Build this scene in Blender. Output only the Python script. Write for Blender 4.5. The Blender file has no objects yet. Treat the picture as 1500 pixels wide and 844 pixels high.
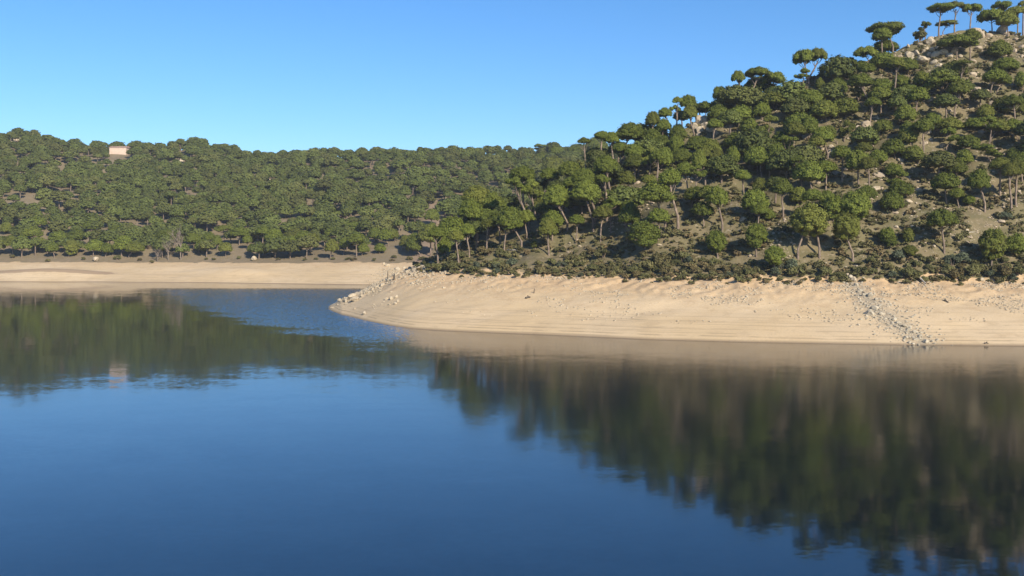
import bpy, math, random
import numpy as np
from mathutils import Vector

random.seed(7)
RNG = np.random.default_rng(11)
SC = bpy.context.scene
COL = SC.collection
F, HY, CH = 1500.0, 345.0, 16.0        # focal length and horizon in photo pixels, camera height in metres
SUN_EL, SUN_AZ = math.radians(28), math.radians(150)

# ------------------------------------------------------------------ helpers
def link(name, data, parent=None):
    o = bpy.data.objects.new(name, data)
    COL.objects.link(o)
    if parent is not None:
        o.parent = parent
    return o

def tag(o, label=None, cat=None, group=None, kind=None):
    if label: o['label'] = label
    if cat: o['category'] = cat
    if group: o['group'] = group
    if kind: o['kind'] = kind
    return o

def np_mesh(name, V, faces, mats, smooth=False, matidx=None, attrs=None):
    """faces: (n,k) index array, or a list of such arrays"""
    if not isinstance(faces, list): faces = [faces]
    me = bpy.data.meshes.new(name)
    V = np.asarray(V, dtype=np.float32)
    loops = np.concatenate([f.ravel() for f in faces]).astype(np.int32)
    tot = np.concatenate([np.full(len(f), f.shape[1], np.int32) for f in faces])
    start = np.concatenate([[0], np.cumsum(tot)[:-1]]).astype(np.int32)
    me.vertices.add(len(V)); me.vertices.foreach_set('co', V.ravel())
    me.loops.add(len(loops)); me.loops.foreach_set('vertex_index', loops)
    me.polygons.add(len(tot)); me.polygons.foreach_set('loop_start', start)
    for m in mats: me.materials.append(m)
    if matidx is not None: me.polygons.foreach_set('material_index', np.asarray(matidx, np.int32))
    me.polygons.foreach_set('use_smooth', np.full(len(tot), bool(smooth)))
    for k, v in (attrs or {}).items():
        a = me.attributes.new(k, 'FLOAT', 'POINT')
        a.data.foreach_set('value', np.asarray(v, np.float32))
    me.update(calc_edges=True)
    me.validate()
    return me

def hash2(ix, iy, seed):
    h = (ix.astype(np.int64) * 374761393 + iy.astype(np.int64) * 668265263 + seed * 974634777) & 0x7fffffff
    h = ((h ^ (h >> 13)) * 1274126177) & 0x7fffffff
    return ((h ^ (h >> 16)) & 0xffff) / 65535.0

def vnoise(x, y, seed=0):
    x = np.asarray(x, float); y = np.asarray(y, float)
    ix, iy = np.floor(x), np.floor(y)
    fx, fy = x - ix, y - iy
    fx = fx*fx*(3-2*fx); fy = fy*fy*(3-2*fy)
    a, b = hash2(ix, iy, seed), hash2(ix+1, iy, seed)
    c, d = hash2(ix, iy+1, seed), hash2(ix+1, iy+1, seed)
    return ((a*(1-fx)+b*fx)*(1-fy) + (c*(1-fx)+d*fx)*fy)*2 - 1

def fbm(x, y, seed=0, oct=3):
    s, a, f = 0, 1.0, 1.0
    for i in range(oct):
        s = s + a*vnoise(x*f, y*f, seed+i*17); a *= .5; f *= 2.03
    return s

def sstep(a, b, x):
    t = np.clip((x-a)/(b-a), 0, 1)
    return t*t*(3-2*t)

# ------------------------------------------------------------------ the shape of the land
def tab(*p, soft=13):
    a = np.array(p, float)
    xs = np.arange(a[0, 0], a[-1, 0]+1, 4.0)
    ys = np.interp(xs, a[:, 0], a[:, 1])
    k = np.exp(-.5*(np.arange(-12, 13)*4.0/soft)**2); k /= k.sum()
    return xs, np.convolve(np.pad(ys, 12, mode='edge'), k, 'valid')

T_DS = tab((380,214),(497,210),(520,198),(545,189),(570,182),(600,176),(650,172),(700,169.5),(800,165),(950,157.5),(1100,153.5),(1300,150),(1500,148),(1800,146),(2300,146))
_CREST_PX = np.array([(460,453),(497,446),(520,436),(545,421),(570,407),(590,399),(605,396)], float)
T_DB = tab((460,222),(497,221),(520,222),(545,224),(570,226),(600,224),(640,216),(700,208),(800,202),(900,197),(1000,190),(1100,186),(1300,184),(1500,183),(2300,182))
T_YB = tab((460,449),(497,445),(520,436),(545,421),(570,407),(600,397),(640,399),(700,402),(800,405),(900,407),(1000,410),(1100,412),(1300,413),(1500,413),(2300,413))
T_DR = tab((460,229),(570,234),(600,236),(640,238),(700,240),(800,243),(900,246),(1000,250),(1100,255),(1200,259),(1300,264),(1400,269),(1500,272),(1800,276),(2300,280))
T_YR = tab((460,449),(497,445),(520,436),(545,421),(570,407),(600,393),(640,374),(700,345),(760,316),(800,294),(850,265),(900,241),(950,218),(1000,195),(1050,176),(1100,155),(1160,132),(1200,117),(1250,98),(1300,80),(1350,60),(1400,48),(1450,43),(1500,41),(1600,50),(1800,90),(2300,200))
T_BACK = tab((460,232),(497,236),(520,250),(545,264),(570,284),(600,305),(640,330),(660,400),(2300,420))
T_FS = tab((-900,372),(0,353),(200,350),(300,346),(400,338),(500,332),(570,329),(700,326),(2300,330))
T_FYR = tab((-900,196),(-200,204),(0,205),(50,206),(80,219),(130,226),(180,229),(225,231),(245,226),(270,214),(300,220),(340,232),(400,236),(500,233),(600,232),(700,231),(800,228),(1000,226),(2300,226))

def near_height(px, D):
    ds, db, dr = (np.interp(px, *t) for t in (T_DS, T_DB, T_DR))
    zb = CH - (np.interp(px, *T_YB)-HY)/F*db
    zr = CH + (HY-np.interp(px, *T_YR))/F*dr
    X = (px-750)/F*D
    t = (D-ds)/(db-ds)
    wob = 1 + .0*X
    tt = np.clip(t, 0, 1)
    zbch = zb*(tt**.92) + tt*(1-tt)*(.9*fbm(X/16, D/9, 3) + .25*vnoise(X/4, D/3, 5))*np.clip(zb/6, 0, 1)
    zbch = zbch + sstep(.45, .9, t)*sstep(1.25, 1.0, t)*np.clip(zb/6, 0, 1)*(.22*vnoise(X/1.7, D/1.6, 6) + .16*vnoise(X/.8, D/.9, 7) + .25*np.maximum(vnoise(X/5, D/3, 8), 0))
    zbch = np.where(t < 0, (D-ds)*.16, zbch)
    s = np.clip((D-db)/(dr-db), 0, 1)
    hillh = np.maximum(zr-zb, 0)
    fs = s*(1.06-.06*s) - .10*sstep(.75, 1.0, s)*0
    zh = zbch + hillh*fs
    k = np.maximum(zr, .1)/np.maximum(np.interp(px, *T_BACK)-dr, 5)
    k = np.where(hillh > 3, .28, k)
    over = np.maximum(D-dr, 0)
    zh = zh - k*over*(over/(over+7))
    amp = np.clip(hillh/10, 0, 1)*sstep(0, .12, s)
    zh = zh + amp*(1.5*fbm(X/17, D/15, 21, 2) + .55*vnoise(X/4.6, D/4.2, 31) + .28*vnoise(X/1.9, D/1.9, 33))
    zh = zh - np.maximum(0, 500-px)*.055
    return zh, t, s, hillh

def far_height(px, D):
    ds = np.interp(px, *T_FS)
    X = (px-750)/F*D
    ds = ds + 3*vnoise(X/38, 0*X+.5, 41) + 1.4*vnoise(X/13, 0*X+.5, 44)
    db = ds + 40
    zb = CH - (384.0-HY)/F*db
    dr = 606 + 14*np.sin(px/210.0)
    zr = CH + (HY-np.interp(px, *T_FYR))/F*dr
    t = (D-ds)/(db-ds)
    tt = np.clip(t, 0, 1)
    hump = 1.7*np.exp(-((px-60)/75)**2)*np.exp(-((t-.33)/.2)**2) + 1.7*np.exp(-((px-345)/55)**2)*np.exp(-((t-.4)/.22)**2)
    z = np.where(t < 0, (D-ds)*.12, zb*tt**.9 + hump + tt*(1-tt)*1.0*fbm(X/20, D/9, 47))
    s = np.clip((D-db)/(dr-db), 0, 1)
    z = z + (zr-zb)*s
    over = np.maximum(D-dr, 0)
    z = z - .13*over*(over/(over+40))*(over < 350) - (over >= 350)*np.clip(.13*over*(over/(over+40)), 0, 42)
    z = z + sstep(0, .1, s)*(1.8*fbm(X/38, D/33, 51, 2) + .5*vnoise(X/9, D/9, 53))
    return z, t, s

def land(px, D):
    px = np.asarray(px, float); D = np.asarray(D, float)
    zn, tn, sn, hh = near_height(px, D)
    zf, tf, sf = far_height(px, D)
    isnear = zn >= zf
    z = np.maximum(zn, zf)
    return z, isnear, tn, sn, hh, tf, sf

def height_xy(x, y):
    x = np.asarray(x, float); y = np.asarray(y, float)
    return land(750 + x/y*F, y)[0]

_DS = np.concatenate([np.arange(142, 320, .2), np.arange(320, 720, .6)])
def drop(px, py):
    """the ground point seen at a photo pixel (or the ridge point under it)"""
    z = land(np.full_like(_DS, px), _DS)[0]
    ray = CH + (HY-py)/F*_DS
    hit = np.nonzero((z >= ray) & (z > -.02))[0]
    if len(hit): i = hit[0]
    else:
        m = (_DS < 330) if px > 640 else (_DS > 300)
        e = np.where(m, (z-CH)/_DS, -9); i = int(np.argmax(e))
    D = float(_DS[i])
    return (px-750)/F*D, D, float(z[i])

def pix(x, y, z):
    return 750 + F*x/y, HY + F*(CH-z)/y

# ------------------------------------------------------------------ materials
def new_mat(name):
    m = bpy.data.materials.new(name); m.use_nodes = True
    nt = m.node_tree; nt.nodes.clear()
    out = nt.nodes.new('ShaderNodeOutputMaterial')
    b = nt.nodes.new('ShaderNodeBsdfPrincipled')
    nt.links.new(b.outputs[0], out.inputs[0])
    return m, nt, b

class N:
    def __init__(s, nt): s.nt = nt
    def node(s, t, **k):
        n = s.nt.nodes.new(t)
        for a, v in k.items(): setattr(n, a, v)
        return n
    def put(s, sock, v):
        if hasattr(v, 'is_output'): s.nt.links.new(v, sock)
        else: sock.default_value = v
    def noise(s, vec, scale, detail=3, rough=.55):
        n = s.node('ShaderNodeTexNoise'); s.put(n.inputs['Vector'], vec)
        n.inputs['Scale'].default_value = scale; n.inputs['Detail'].default_value = detail; n.inputs['Roughness'].default_value = rough
        return n.outputs[0]
    def voro(s, vec, scale):
        n = s.node('ShaderNodeTexVoronoi'); s.put(n.inputs['Vector'], vec); n.inputs['Scale'].default_value = scale
        return n.outputs
    def ramp(s, v, a, b):
        n = s.node('ShaderNodeMapRange'); n.interpolation_type = 'SMOOTHSTEP'
        s.put(n.inputs[0], v); n.inputs[1].default_value = a; n.inputs[2].default_value = b
        return n.outputs[0]
    def mix(s, f, a, b, t='MIX'):
        n = s.node('ShaderNodeMix', data_type='RGBA', blend_type=t)
        s.put(n.inputs[0], f)
        for i, v in ((6, a), (7, b)):
            if isinstance(v, tuple) and len(v) == 3: v = (*v, 1)
            s.put(n.inputs[i], v)
        return n.outputs[2]
    def math(s, op, a, b=0.0):
        n = s.node('ShaderNodeMath', operation=op); s.put(n.inputs[0], a); s.put(n.inputs[1], b)
        return n.outputs[0]
    def scale(s, vec, xyz):
        n = s.node('ShaderNodeVectorMath', operation='MULTIPLY'); s.put(n.inputs[0], vec); n.inputs[1].default_value = xyz
        return n.outputs[0]
    def bump(s, h, strength, dist, normal=None):
        n = s.node('ShaderNodeBump'); s.put(n.inputs['Height'], h); s.put(n.inputs['Strength'], strength); n.inputs['Distance'].default_value = dist
        if normal is not None: s.put(n.inputs['Normal'], normal)
        return n.outputs[0]
    def attr(s, name): return s.node('ShaderNodeAttribute', attribute_name=name).outputs['Fac']
    def pos(s): return s.node('ShaderNodeNewGeometry').outputs['Position']

def foliage_mat(name, dark, light, warm, per_tree=None):
    m, nt, b = new_mat(name); n = N(nt)
    if per_tree: rnd = n.attr(per_tree)
    else: rnd = n.node('ShaderNodeObjectInfo').outputs['Random']
    P = n.pos()
    a = n.noise(P, .55, 2)
    c = n.mix(n.ramp(a, .3, .72), dark, light)
    fine = n.noise(P, 3.2, 2)
    c = n.mix(n.ramp(fine, .35, .75), c, tuple(x*1.35 for x in light))
    c = n.mix(n.math('MULTIPLY', n.ramp(rnd, .45, 1.0), .6), c, warm)
    hs = n.node('ShaderNodeHueSaturation'); n.put(hs.inputs['Color'], c)
    n.put(hs.inputs['Value'], n.math('MULTIPLY_ADD', rnd, .5)); hs.inputs['Value'].default_value = 1
    mr = n.node('ShaderNodeMapRange'); n.put(mr.inputs[0], n.math('FRACT', n.math('MULTIPLY', rnd, 7.31))); mr.inputs[3].default_value = .74; mr.inputs[4].default_value = 1.22
    n.put(hs.inputs['Value'], mr.outputs[0])
    n.put(b.inputs['Base Color'], hs.outputs[0])
    b.inputs['Roughness'].default_value = .75
    b.inputs['Specular IOR Level'].default_value = .2
    return m

PINE = foliage_mat('pine_needles', (.066, .086, .014), (.114, .136, .020), (.132, .130, .026))
PINE_FAR = foliage_mat('pine_needles_forest', (.055, .070, .017), (.088, .104, .024), (.108, .104, .032), 'tint')
SHRUB = foliage_mat('shrub_leaves', (.072, .074, .025), (.116, .114, .042), (.155, .105, .050))
SCRUB = foliage_mat('scrub_leaves', (.080, .077, .030), (.130, .120, .048), (.19, .125, .064), 'tint')
GREYSHRUB = foliage_mat('grey_shrub_leaves', (.055, .066, .040), (.085, .10, .058), (.10, .10, .06))

def bark_mat(name, a, bcol):
    m, nt, b = new_mat(name); n = N(nt)
    P = n.scale(n.pos(), (6, 6, 1.4))
    t = n.noise(P, 1.0, 3)
    rnd = n.node('ShaderNodeObjectInfo').outputs['Random']
    c = n.mix(n.ramp(t, .35, .68), a, bcol)
    c = n.mix(n.math('MULTIPLY', rnd, .5), c, tuple(.6*(x+y)/2 for x, y in zip(a, bcol)))
    n.put(b.inputs['Base Color'], c); b.inputs['Roughness'].default_value = .9
    n.put(b.inputs['Normal'], n.bump(t, .5, .05))
    return m
BARK = bark_mat('pine_bark', (.13, .095, .07), (.33, .25, .185))
DEADWOOD = bark_mat('dead_wood', (.17, .135, .105), (.29, .235, .185))
PALEWOOD = bark_mat('bleached_wood', (.38, .33, .26), (.58, .52, .42))
DARKWOOD = bark_mat('weathered_post', (.06, .05, .04), (.14, .11, .08))

def rock_mat(name, a, bcol, lich):
    m, nt, b = new_mat(name); n = N(nt)
    P = n.pos()
    rnd = n.node('ShaderNodeObjectInfo').outputs['Random']
    t = n.noise(P, 1.3, 4); t2 = n.noise(P, 5.5, 3)
    c = n.mix(n.ramp(t, .3, .7), a, bcol)
    c = n.mix(n.math('MULTIPLY', n.ramp(t2, .52, .7), .6), c, lich)
    c = n.mix(n.math('MULTIPLY', rnd, .35), c, tuple(x*.62 for x in bcol))
    n.put(b.inputs['Base Color'], c); b.inputs['Roughness'].default_value = .92
    n.put(b.inputs['Normal'], n.bump(n.math('ADD', t, t2), .6, .12))
    return m
GRANITE = rock_mat('granite', (.36, .285, .195), (.48, .385, .27), (.19, .165, .12))
PALEROCK = rock_mat('bleached_granite', (.40, .325, .22), (.53, .44, .31), (.27, .22, .15))
GREYROCK = rock_mat('gully_rock', (.36, .31, .225), (.52, .45, .33), (.23, .20, .15))

def ground_mat():
    m, nt, b = new_mat('ground'); n = N(nt)
    P = n.pos()
    sep = n.node('ShaderNodeSeparateXYZ'); n.put(sep.inputs[0], P); z = sep.outputs[2]
    big = n.noise(P, .055, 3); mid = n.noise(P, .35, 4); fine = n.noise(P, 2.2, 4); grain = n.noise(P, 9, 2)
    # sand
    s = n.mix(n.ramp(big, .35, .65), (.67, .51, .315), (.62, .46, .265))
    s = n.mix(n.math('MULTIPLY', n.ramp(mid, .5, .75), .55), s, (.50, .365, .215))
    up = n.ramp(n.math('ADD', z, n.math('MULTIPLY', n.math('SUBTRACT', mid, .5), 5.0)), 3.6, 7.8)
    s = n.mix(n.math('MULTIPLY', up, .9), s, (.56, .385, .215))
    sp = n.ramp(fine, .54, .70)
    s = n.mix(n.math('MULTIPLY', n.math('MULTIPLY', sp, n.ramp(z, 2.2, 6.0)), .7), s, (.38, .275, .165))
    sp2 = n.ramp(n.noise(P, 3.7, 3), .60, .70)
    s = n.mix(n.math('MULTIPLY', n.math('MULTIPLY', sp2, n.ramp(z, 2.0, 5.0)), .8), s, (.70, .61, .47))
    # old water lines: thin level bands of silt and drift
    lines = n.noise(n.scale(P, (.03, .03, 3.3)), 1.0, 4, .65)
    brk = n.ramp(n.noise(n.scale(P, (.05, .05, .8)), 1.0, 3), .40, .60)
    lowz = n.math('SUBTRACT', 1.0, n.math('MULTIPLY', n.ramp(z, 1.8, 4.2), .85))
    lf = n.math('MULTIPLY', n.ramp(lines, .55, .66), brk)
    s = n.mix(n.math('MULTIPLY', n.math('MULTIPLY', lf, lowz), .5), s, (.36, .27, .17))
    fl = n.ramp(n.noise(n.scale(P, (.02, .02, 7.0)), 1.0, 2), .60, .68)
    s = n.mix(n.math('MULTIPLY', n.math('MULTIPLY', fl, lowz), .4), s, (.30, .22, .14))
    wz = n.math('ADD', z, n.math('MULTIPLY', n.math('SUBTRACT', n.noise(n.scale(P, (.06, .06, 0)), 1.0, 3), .5), .5))
    for lv, wd, am in ((.55, .05, .55), (.86, .035, .4), (1.35, .05, .35), (2.2, .05, .3)):
        d = n.math('ABSOLUTE', n.math('SUBTRACT', wz, lv))
        mr = n.node('ShaderNodeMapRange'); n.put(mr.inputs[0], d); mr.inputs[1].default_value = wd*.4; mr.inputs[2].default_value = wd*1.6; mr.inputs[3].default_value = am; mr.inputs[4].default_value = 0
        s = n.mix(n.math('MULTIPLY', mr.outputs[0], n.ramp(n.noise(P, .22, 3), .38, .55)), s, (.27, .20, .125))
    wet = n.ramp(n.math('ADD', z, n.math('MULTIPLY', n.math('SUBTRACT', mid, .5), .14)), .26, .02)
    wm = n.node('ShaderNodeMapRange'); n.put(wm.inputs[0], z); wm.inputs[1].default_value = .05; wm.inputs[2].default_value = .32; wm.inputs[3].default_value = 1; wm.inputs[4].default_value = 0
    s = n.mix(n.math('MULTIPLY', wm.outputs[0], .75), s, (.235, .17, .105))
    # gully and wedge of darker earth
    g = n.attr('gully')
    s = n.mix(n.math('MULTIPLY', g, n.ramp(fine, .30, .60)), s, (.37, .315, .225))
    w = n.attr('wedge')
    s = n.mix(n.ramp(n.math('ADD', w, n.math('MULTIPLY', n.math('SUBTRACT', mid, .5), .35)), .42, .55), s, (.40, .285, .175))
    # hillside soil
    e = n.mix(n.ramp(mid, .36, .62), (.135, .118, .058), (.20, .160, .090))
    e = n.mix(n.math('MULTIPLY', n.ramp(n.noise(P, .13, 4), .46, .62), .6), e, (.14, .13, .058))
    e = n.mix(n.math('MULTIPLY', n.ramp(fine, .56, .70), .75), e, (.075, .07, .036))
    e = n.mix(n.math('MULTIPLY', n.ramp(n.noise(P, 1.15, 3), .60, .68), .7), e, (.32, .265, .185))
    e = n.mix(n.ramp(n.math('ADD', n.attr('track'), n.math('MULTIPLY', n.math('SUBTRACT', mid, .5), .6)), .35, .6), e, (.30, .215, .15))
    e = n.mix(n.math('MULTIPLY', n.attr('distant'), .5), e, (.27, .205, .14))
    sand = n.ramp(n.math('ADD', n.attr('sand'), n.math('MULTIPLY', n.math('SUBTRACT', n.math('ADD', mid, n.math('MULTIPLY', fine, .5)), .75), .9)), .38, .62)
    c = n.mix(sand, e, s)
    c = n.mix(n.math('MULTIPLY', n.ramp(grain, .3, .75), .22), c, (.16, .12, .08))
    n.put(b.inputs['Base Color'], c); b.inputs['Roughness'].default_value = .95
    b.inputs['Specular IOR Level'].default_value = .15
    h = n.math('ADD', n.math('MULTIPLY', fine, .6), n.math('MULTIPLY', grain, .25))
    n.put(b.inputs['Normal'], n.bump(h, .55, .22))
    return m
GROUND = ground_mat()

def water_mat():
    m, nt, b = new_mat('lake_water'); n = N(nt)
    P = n.pos()
    b.inputs['Base Color'].default_value = (.0012, .006, .011, 1)
    b.inputs['IOR'].default_value = 1.62
    b.inputs['Specular IOR Level'].default_value = .5
    sep = n.node('ShaderNodeSeparateXYZ'); n.put(sep.inputs[0], P)
    x, y = sep.outputs[0], sep.outputs[1]
    # a lane of breeze on the water between the sandy point and the far shore
    wob = n.math('MULTIPLY', n.math('SUBTRACT', n.noise(n.scale(P, (.022, .11, 1)), 1, 4, .6), .5), 30)
    e1 = n.math('ADD', n.math('ADD', n.math('MULTIPLY', x, 1.3), y), wob)
    e2 = n.math('ADD', n.math('ADD', n.math('MULTIPLY', x, 2.13), y), wob)
    lane = n.math('MULTIPLY', n.math('MULTIPLY', n.ramp(e1, 112, 140), n.ramp(e2, 58, 92)), n.ramp(x, -12, -26))
    lane = n.math('MULTIPLY', lane, n.ramp(y, 318, 296))
    patch = n.ramp(n.noise(n.scale(P, (.016, .035, 1)), 1, 3), .35, .7)
    def slopes(sc, stretch, detail):
        t = n.node('ShaderNodeTexNoise'); n.put(t.inputs['Vector'], n.scale(P, stretch)); t.inputs['Scale'].default_value = sc; t.inputs['Detail'].default_value = detail
        v = n.node('ShaderNodeVectorMath', operation='SUBTRACT'); n.put(v.inputs[0], t.outputs['Color']); v.inputs[1].default_value = (.5, .5, .5)
        return v.outputs[0]
    def times(v, k):
        q = n.node('ShaderNodeVectorMath', operation='SCALE'); n.put(q.inputs[0], v); n.put(q.inputs['Scale'], k); return q.outputs[0]
    def plus(a, c):
        q = n.node('ShaderNodeVectorMath', operation='ADD'); n.put(q.inputs[0], a); n.put(q.inputs[1], c); return q.outputs[0]
    swell = times(slopes(.22, (1, 1.7, 1), 2), n.math('ADD', n.math('MULTIPLY', patch, .014), .008))
    rip = times(slopes(1.7, (1, 1.5, 1), 2), n.math('ADD', n.math('MULTIPLY', patch, .014), .010))
    ab = n.node('ShaderNodeVectorMath', operation='ABSOLUTE'); n.put(ab.inputs[0], slopes(1.3, (1, 1.3, 1), 3))
    lan = times(ab.outputs[0], n.math('MULTIPLY', lane, -.75))
    v = plus(plus(swell, rip), lan)
    v2 = n.node('ShaderNodeVectorMath', operation='MULTIPLY'); n.put(v2.inputs[0], v); v2.inputs[1].default_value = (.6, 1, 0)
    nn = n.node('ShaderNodeVectorMath', operation='NORMALIZE'); n.put(nn.inputs[0], plus(v2.outputs[0], (0, 0, 1)))
    n.put(b.inputs['Normal'], nn.outputs[0])
    n.put(b.inputs['Roughness'], n.math('ADD', n.math('MULTIPLY', lane, .08), n.math('ADD', n.math('MULTIPLY', n.math('MULTIPLY', n.ramp(y, 40, 110), n.math('ADD', .15, n.ramp(x, -25, 12))), .065), .05)))
    return m
WATER = water_mat()

def plain(name, col, rough=.8, vary=.15, sc=2.0):
    m, nt, b = new_mat(name); n = N(nt)
    c = n.mix(n.math('MULTIPLY', n.ramp(n.noise(n.pos(), sc, 4), .35, .7), 1.0), col, tuple(x*(1-vary) for x in col))
    n.put(b.inputs['Base Color'], c); b.inputs['Roughness'].default_value = rough
    return m
PLASTER = plain('warm_cream_plaster', (.60, .46, .36), .85, .12, .8)
ROOFTILE = plain('faded_roof_tiles', (.46, .30, .23), .85, .3, 1.5)
SHUTTER = plain('dark_shutter', (.12, .09, .07), .6)
WHITEWASH = plain('whitewash', (.74, .68, .56), .85)

# ------------------------------------------------------------------ ground sheet, split into shores and hillsides
def seg_dist(x, y, pts):
    d = np.full(x.shape, 1e9)
    for (x0, y0), (x1, y1) in zip(pts[:-1], pts[1:]):
        dx, dy = x1-x0, y1-y0
        t = np.clip(((x-x0)*dx + (y-y0)*dy)/(dx*dx+dy*dy), 0, 1)
        d = np.minimum(d, np.hypot(x-x0-t*dx, y-y0-t*dy))
    return d

GULLY = [drop(*p)[:2] for p in ((1243, 402), (1262, 432), (1285, 456), (1318, 478), (1348, 500))]
TRACK = [drop(*p)[:2] for p in ((617, 380), (621, 362), (634, 342), (632, 320), (640, 300))]

def build_ground():
    cols = np.concatenate([np.arange(-900, -20, 30), np.arange(-20, 1520, 2.5), np.arange(1520, 2401, 30)])
    rows = np.concatenate([np.arange(46, 140, 12), np.arange(140, 300, .6), np.arange(300, 660, 1.4), np.arange(660, 3000, 65)])
    PX, D = np.meshgrid(cols, rows)
    Z, isn, tn, sn, hh, tf, sf = land(PX, D)
    X = (PX-750)/F*D
    nz = fbm(X/5, D/5, 61)
    DB = np.interp(PX, *T_DB)
    sand_n = np.clip(.5 + (DB + 1.6 + 1.6*nz - D)/5.0, 0, 1)
    sand_n = np.where(PX < 596 + 6*nz, 1.0, sand_n)
    sand_n = np.where((PX >= 560) & (D > 232), np.clip((620-PX)/30, 0, 1)*sand_n, sand_n)
    DBF = np.interp(PX, *T_FS) + 40
    sand_f = np.clip(.5 + (DBF + 1.5*nz - D)/5.0, 0, 1)
    sand = np.where(isn, sand_n, sand_f)
    gd = seg_dist(X, D, GULLY)
    gully = np.clip(1.15 - gd/(2.6 + 1.2*nz), 0, 1)*isn
    td = seg_dist(X, D, TRACK)
    track = np.clip(1.2 - td/4.5, 0, 1)*(~isn)
    wedge = np.exp(-((PX-70)/110)**4)*np.exp(-((tf-.36)/.13)**2)*(~isn)
    distant = (~isn).astype(float)
    V = np.stack([X, D, Z], -1).reshape(-1, 3)
    nr, nc = PX.shape
    i = np.arange((nr-1)*nc).reshape(nr-1, nc)[:, :-1].ravel()
    Q = np.stack([i, i+1, i+nc+1, i+nc], -1)
    zf = Z.ravel()[Q]
    keep = zf.max(1) > -2.5
    Q = Q[keep]
    A = {'sand': sand, 'gully': gully, 'track': track, 'wedge': wedge, 'distant': distant}
    A = {k: v.ravel() for k, v in A.items()}
    qs = A['sand'][Q].mean(1) > .5
    qn = isn.ravel()[Q].mean(1) > .5
    for nm, lab, msk in (('beach', 'bare pale sand bank of the near shore and point', qs & qn),
                         ('beach', 'low sandy far shore below the wooded hill', qs & ~qn),
                         ('hillside', 'steep rocky pine slope of the near hill', ~qs & qn),
                         ('hillside', 'long wooded far hill', ~qs & ~qn)):
        q = Q[msk]
        u, inv = np.unique(q, return_inverse=True)
        me = np_mesh(nm, V[u], inv.reshape(q.shape), [GROUND], True, attrs={k: v[u] for k, v in A.items()})
        tag(link(nm, me), lab, kind='structure')
build_ground()

# lake surface: one sheet reaching beyond everything
me = np_mesh('lake_water', [(-3000, -200, 0), (3000, -200, 0), (3000, 4000, 0), (-3000, 4000, 0)], np.array([[0, 1, 2, 3]]), [WATER])
tag(link('lake_water', me), 'calm dark blue reservoir water', kind='structure')
# the bank the photographer stands on
gx, gy = np.meshgrid(np.linspace(-250, 250, 101), np.linspace(-200, 24, 46))
gz = np.clip(14.3 - np.maximum(gy+4, 0)*.62, -2.5, 14.3) + .3*fbm(gx/6, gy/6, 71)
i = np.arange(45*101).reshape(45, 101)[:, :-1].ravel()
me = np_mesh('bank', np.stack([gx, gy, gz], -1).reshape(-1, 3), np.stack([i, i+1, i+102, i+101], -1), [GROUND], True,
             attrs={'sand': np.full(gx.size, .2)})
tag(link('ground', me), 'near bank under the viewpoint', kind='structure')

# ------------------------------------------------------------------ foliage shapes
def ico(sub):
    import bmesh
    bm = bmesh.new(); bmesh.ops.create_icosphere(bm, subdivisions=sub, radius=1)
    V = np.array([v.co[:] for v in bm.verts]); Fc = np.array([[v.index for v in f.verts] for f in bm.faces])
    bm.free(); return V, Fc
ICO1, ICO2, ICO3 = ico(1), ico(2), ico(3)

def leaf_quads(P, Nrm, size, rng, aspect=.62):
    n = len(P)
    Nrm = Nrm/np.linalg.norm(Nrm, axis=1, keepdims=True)
    r = rng.normal(size=(n, 3))
    t = np.cross(Nrm, r); t /= np.linalg.norm(t, axis=1, keepdims=True)
    b = np.cross(Nrm, t)
    s = size*rng.uniform(.6, 1.35, (n, 1))
    V = np.stack([P-t*s, P-b*s*aspect, P+t*s, P+b*s*aspect], 1).reshape(-1, 3)
    return V, np.arange(4*n).reshape(-1, 4)

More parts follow.
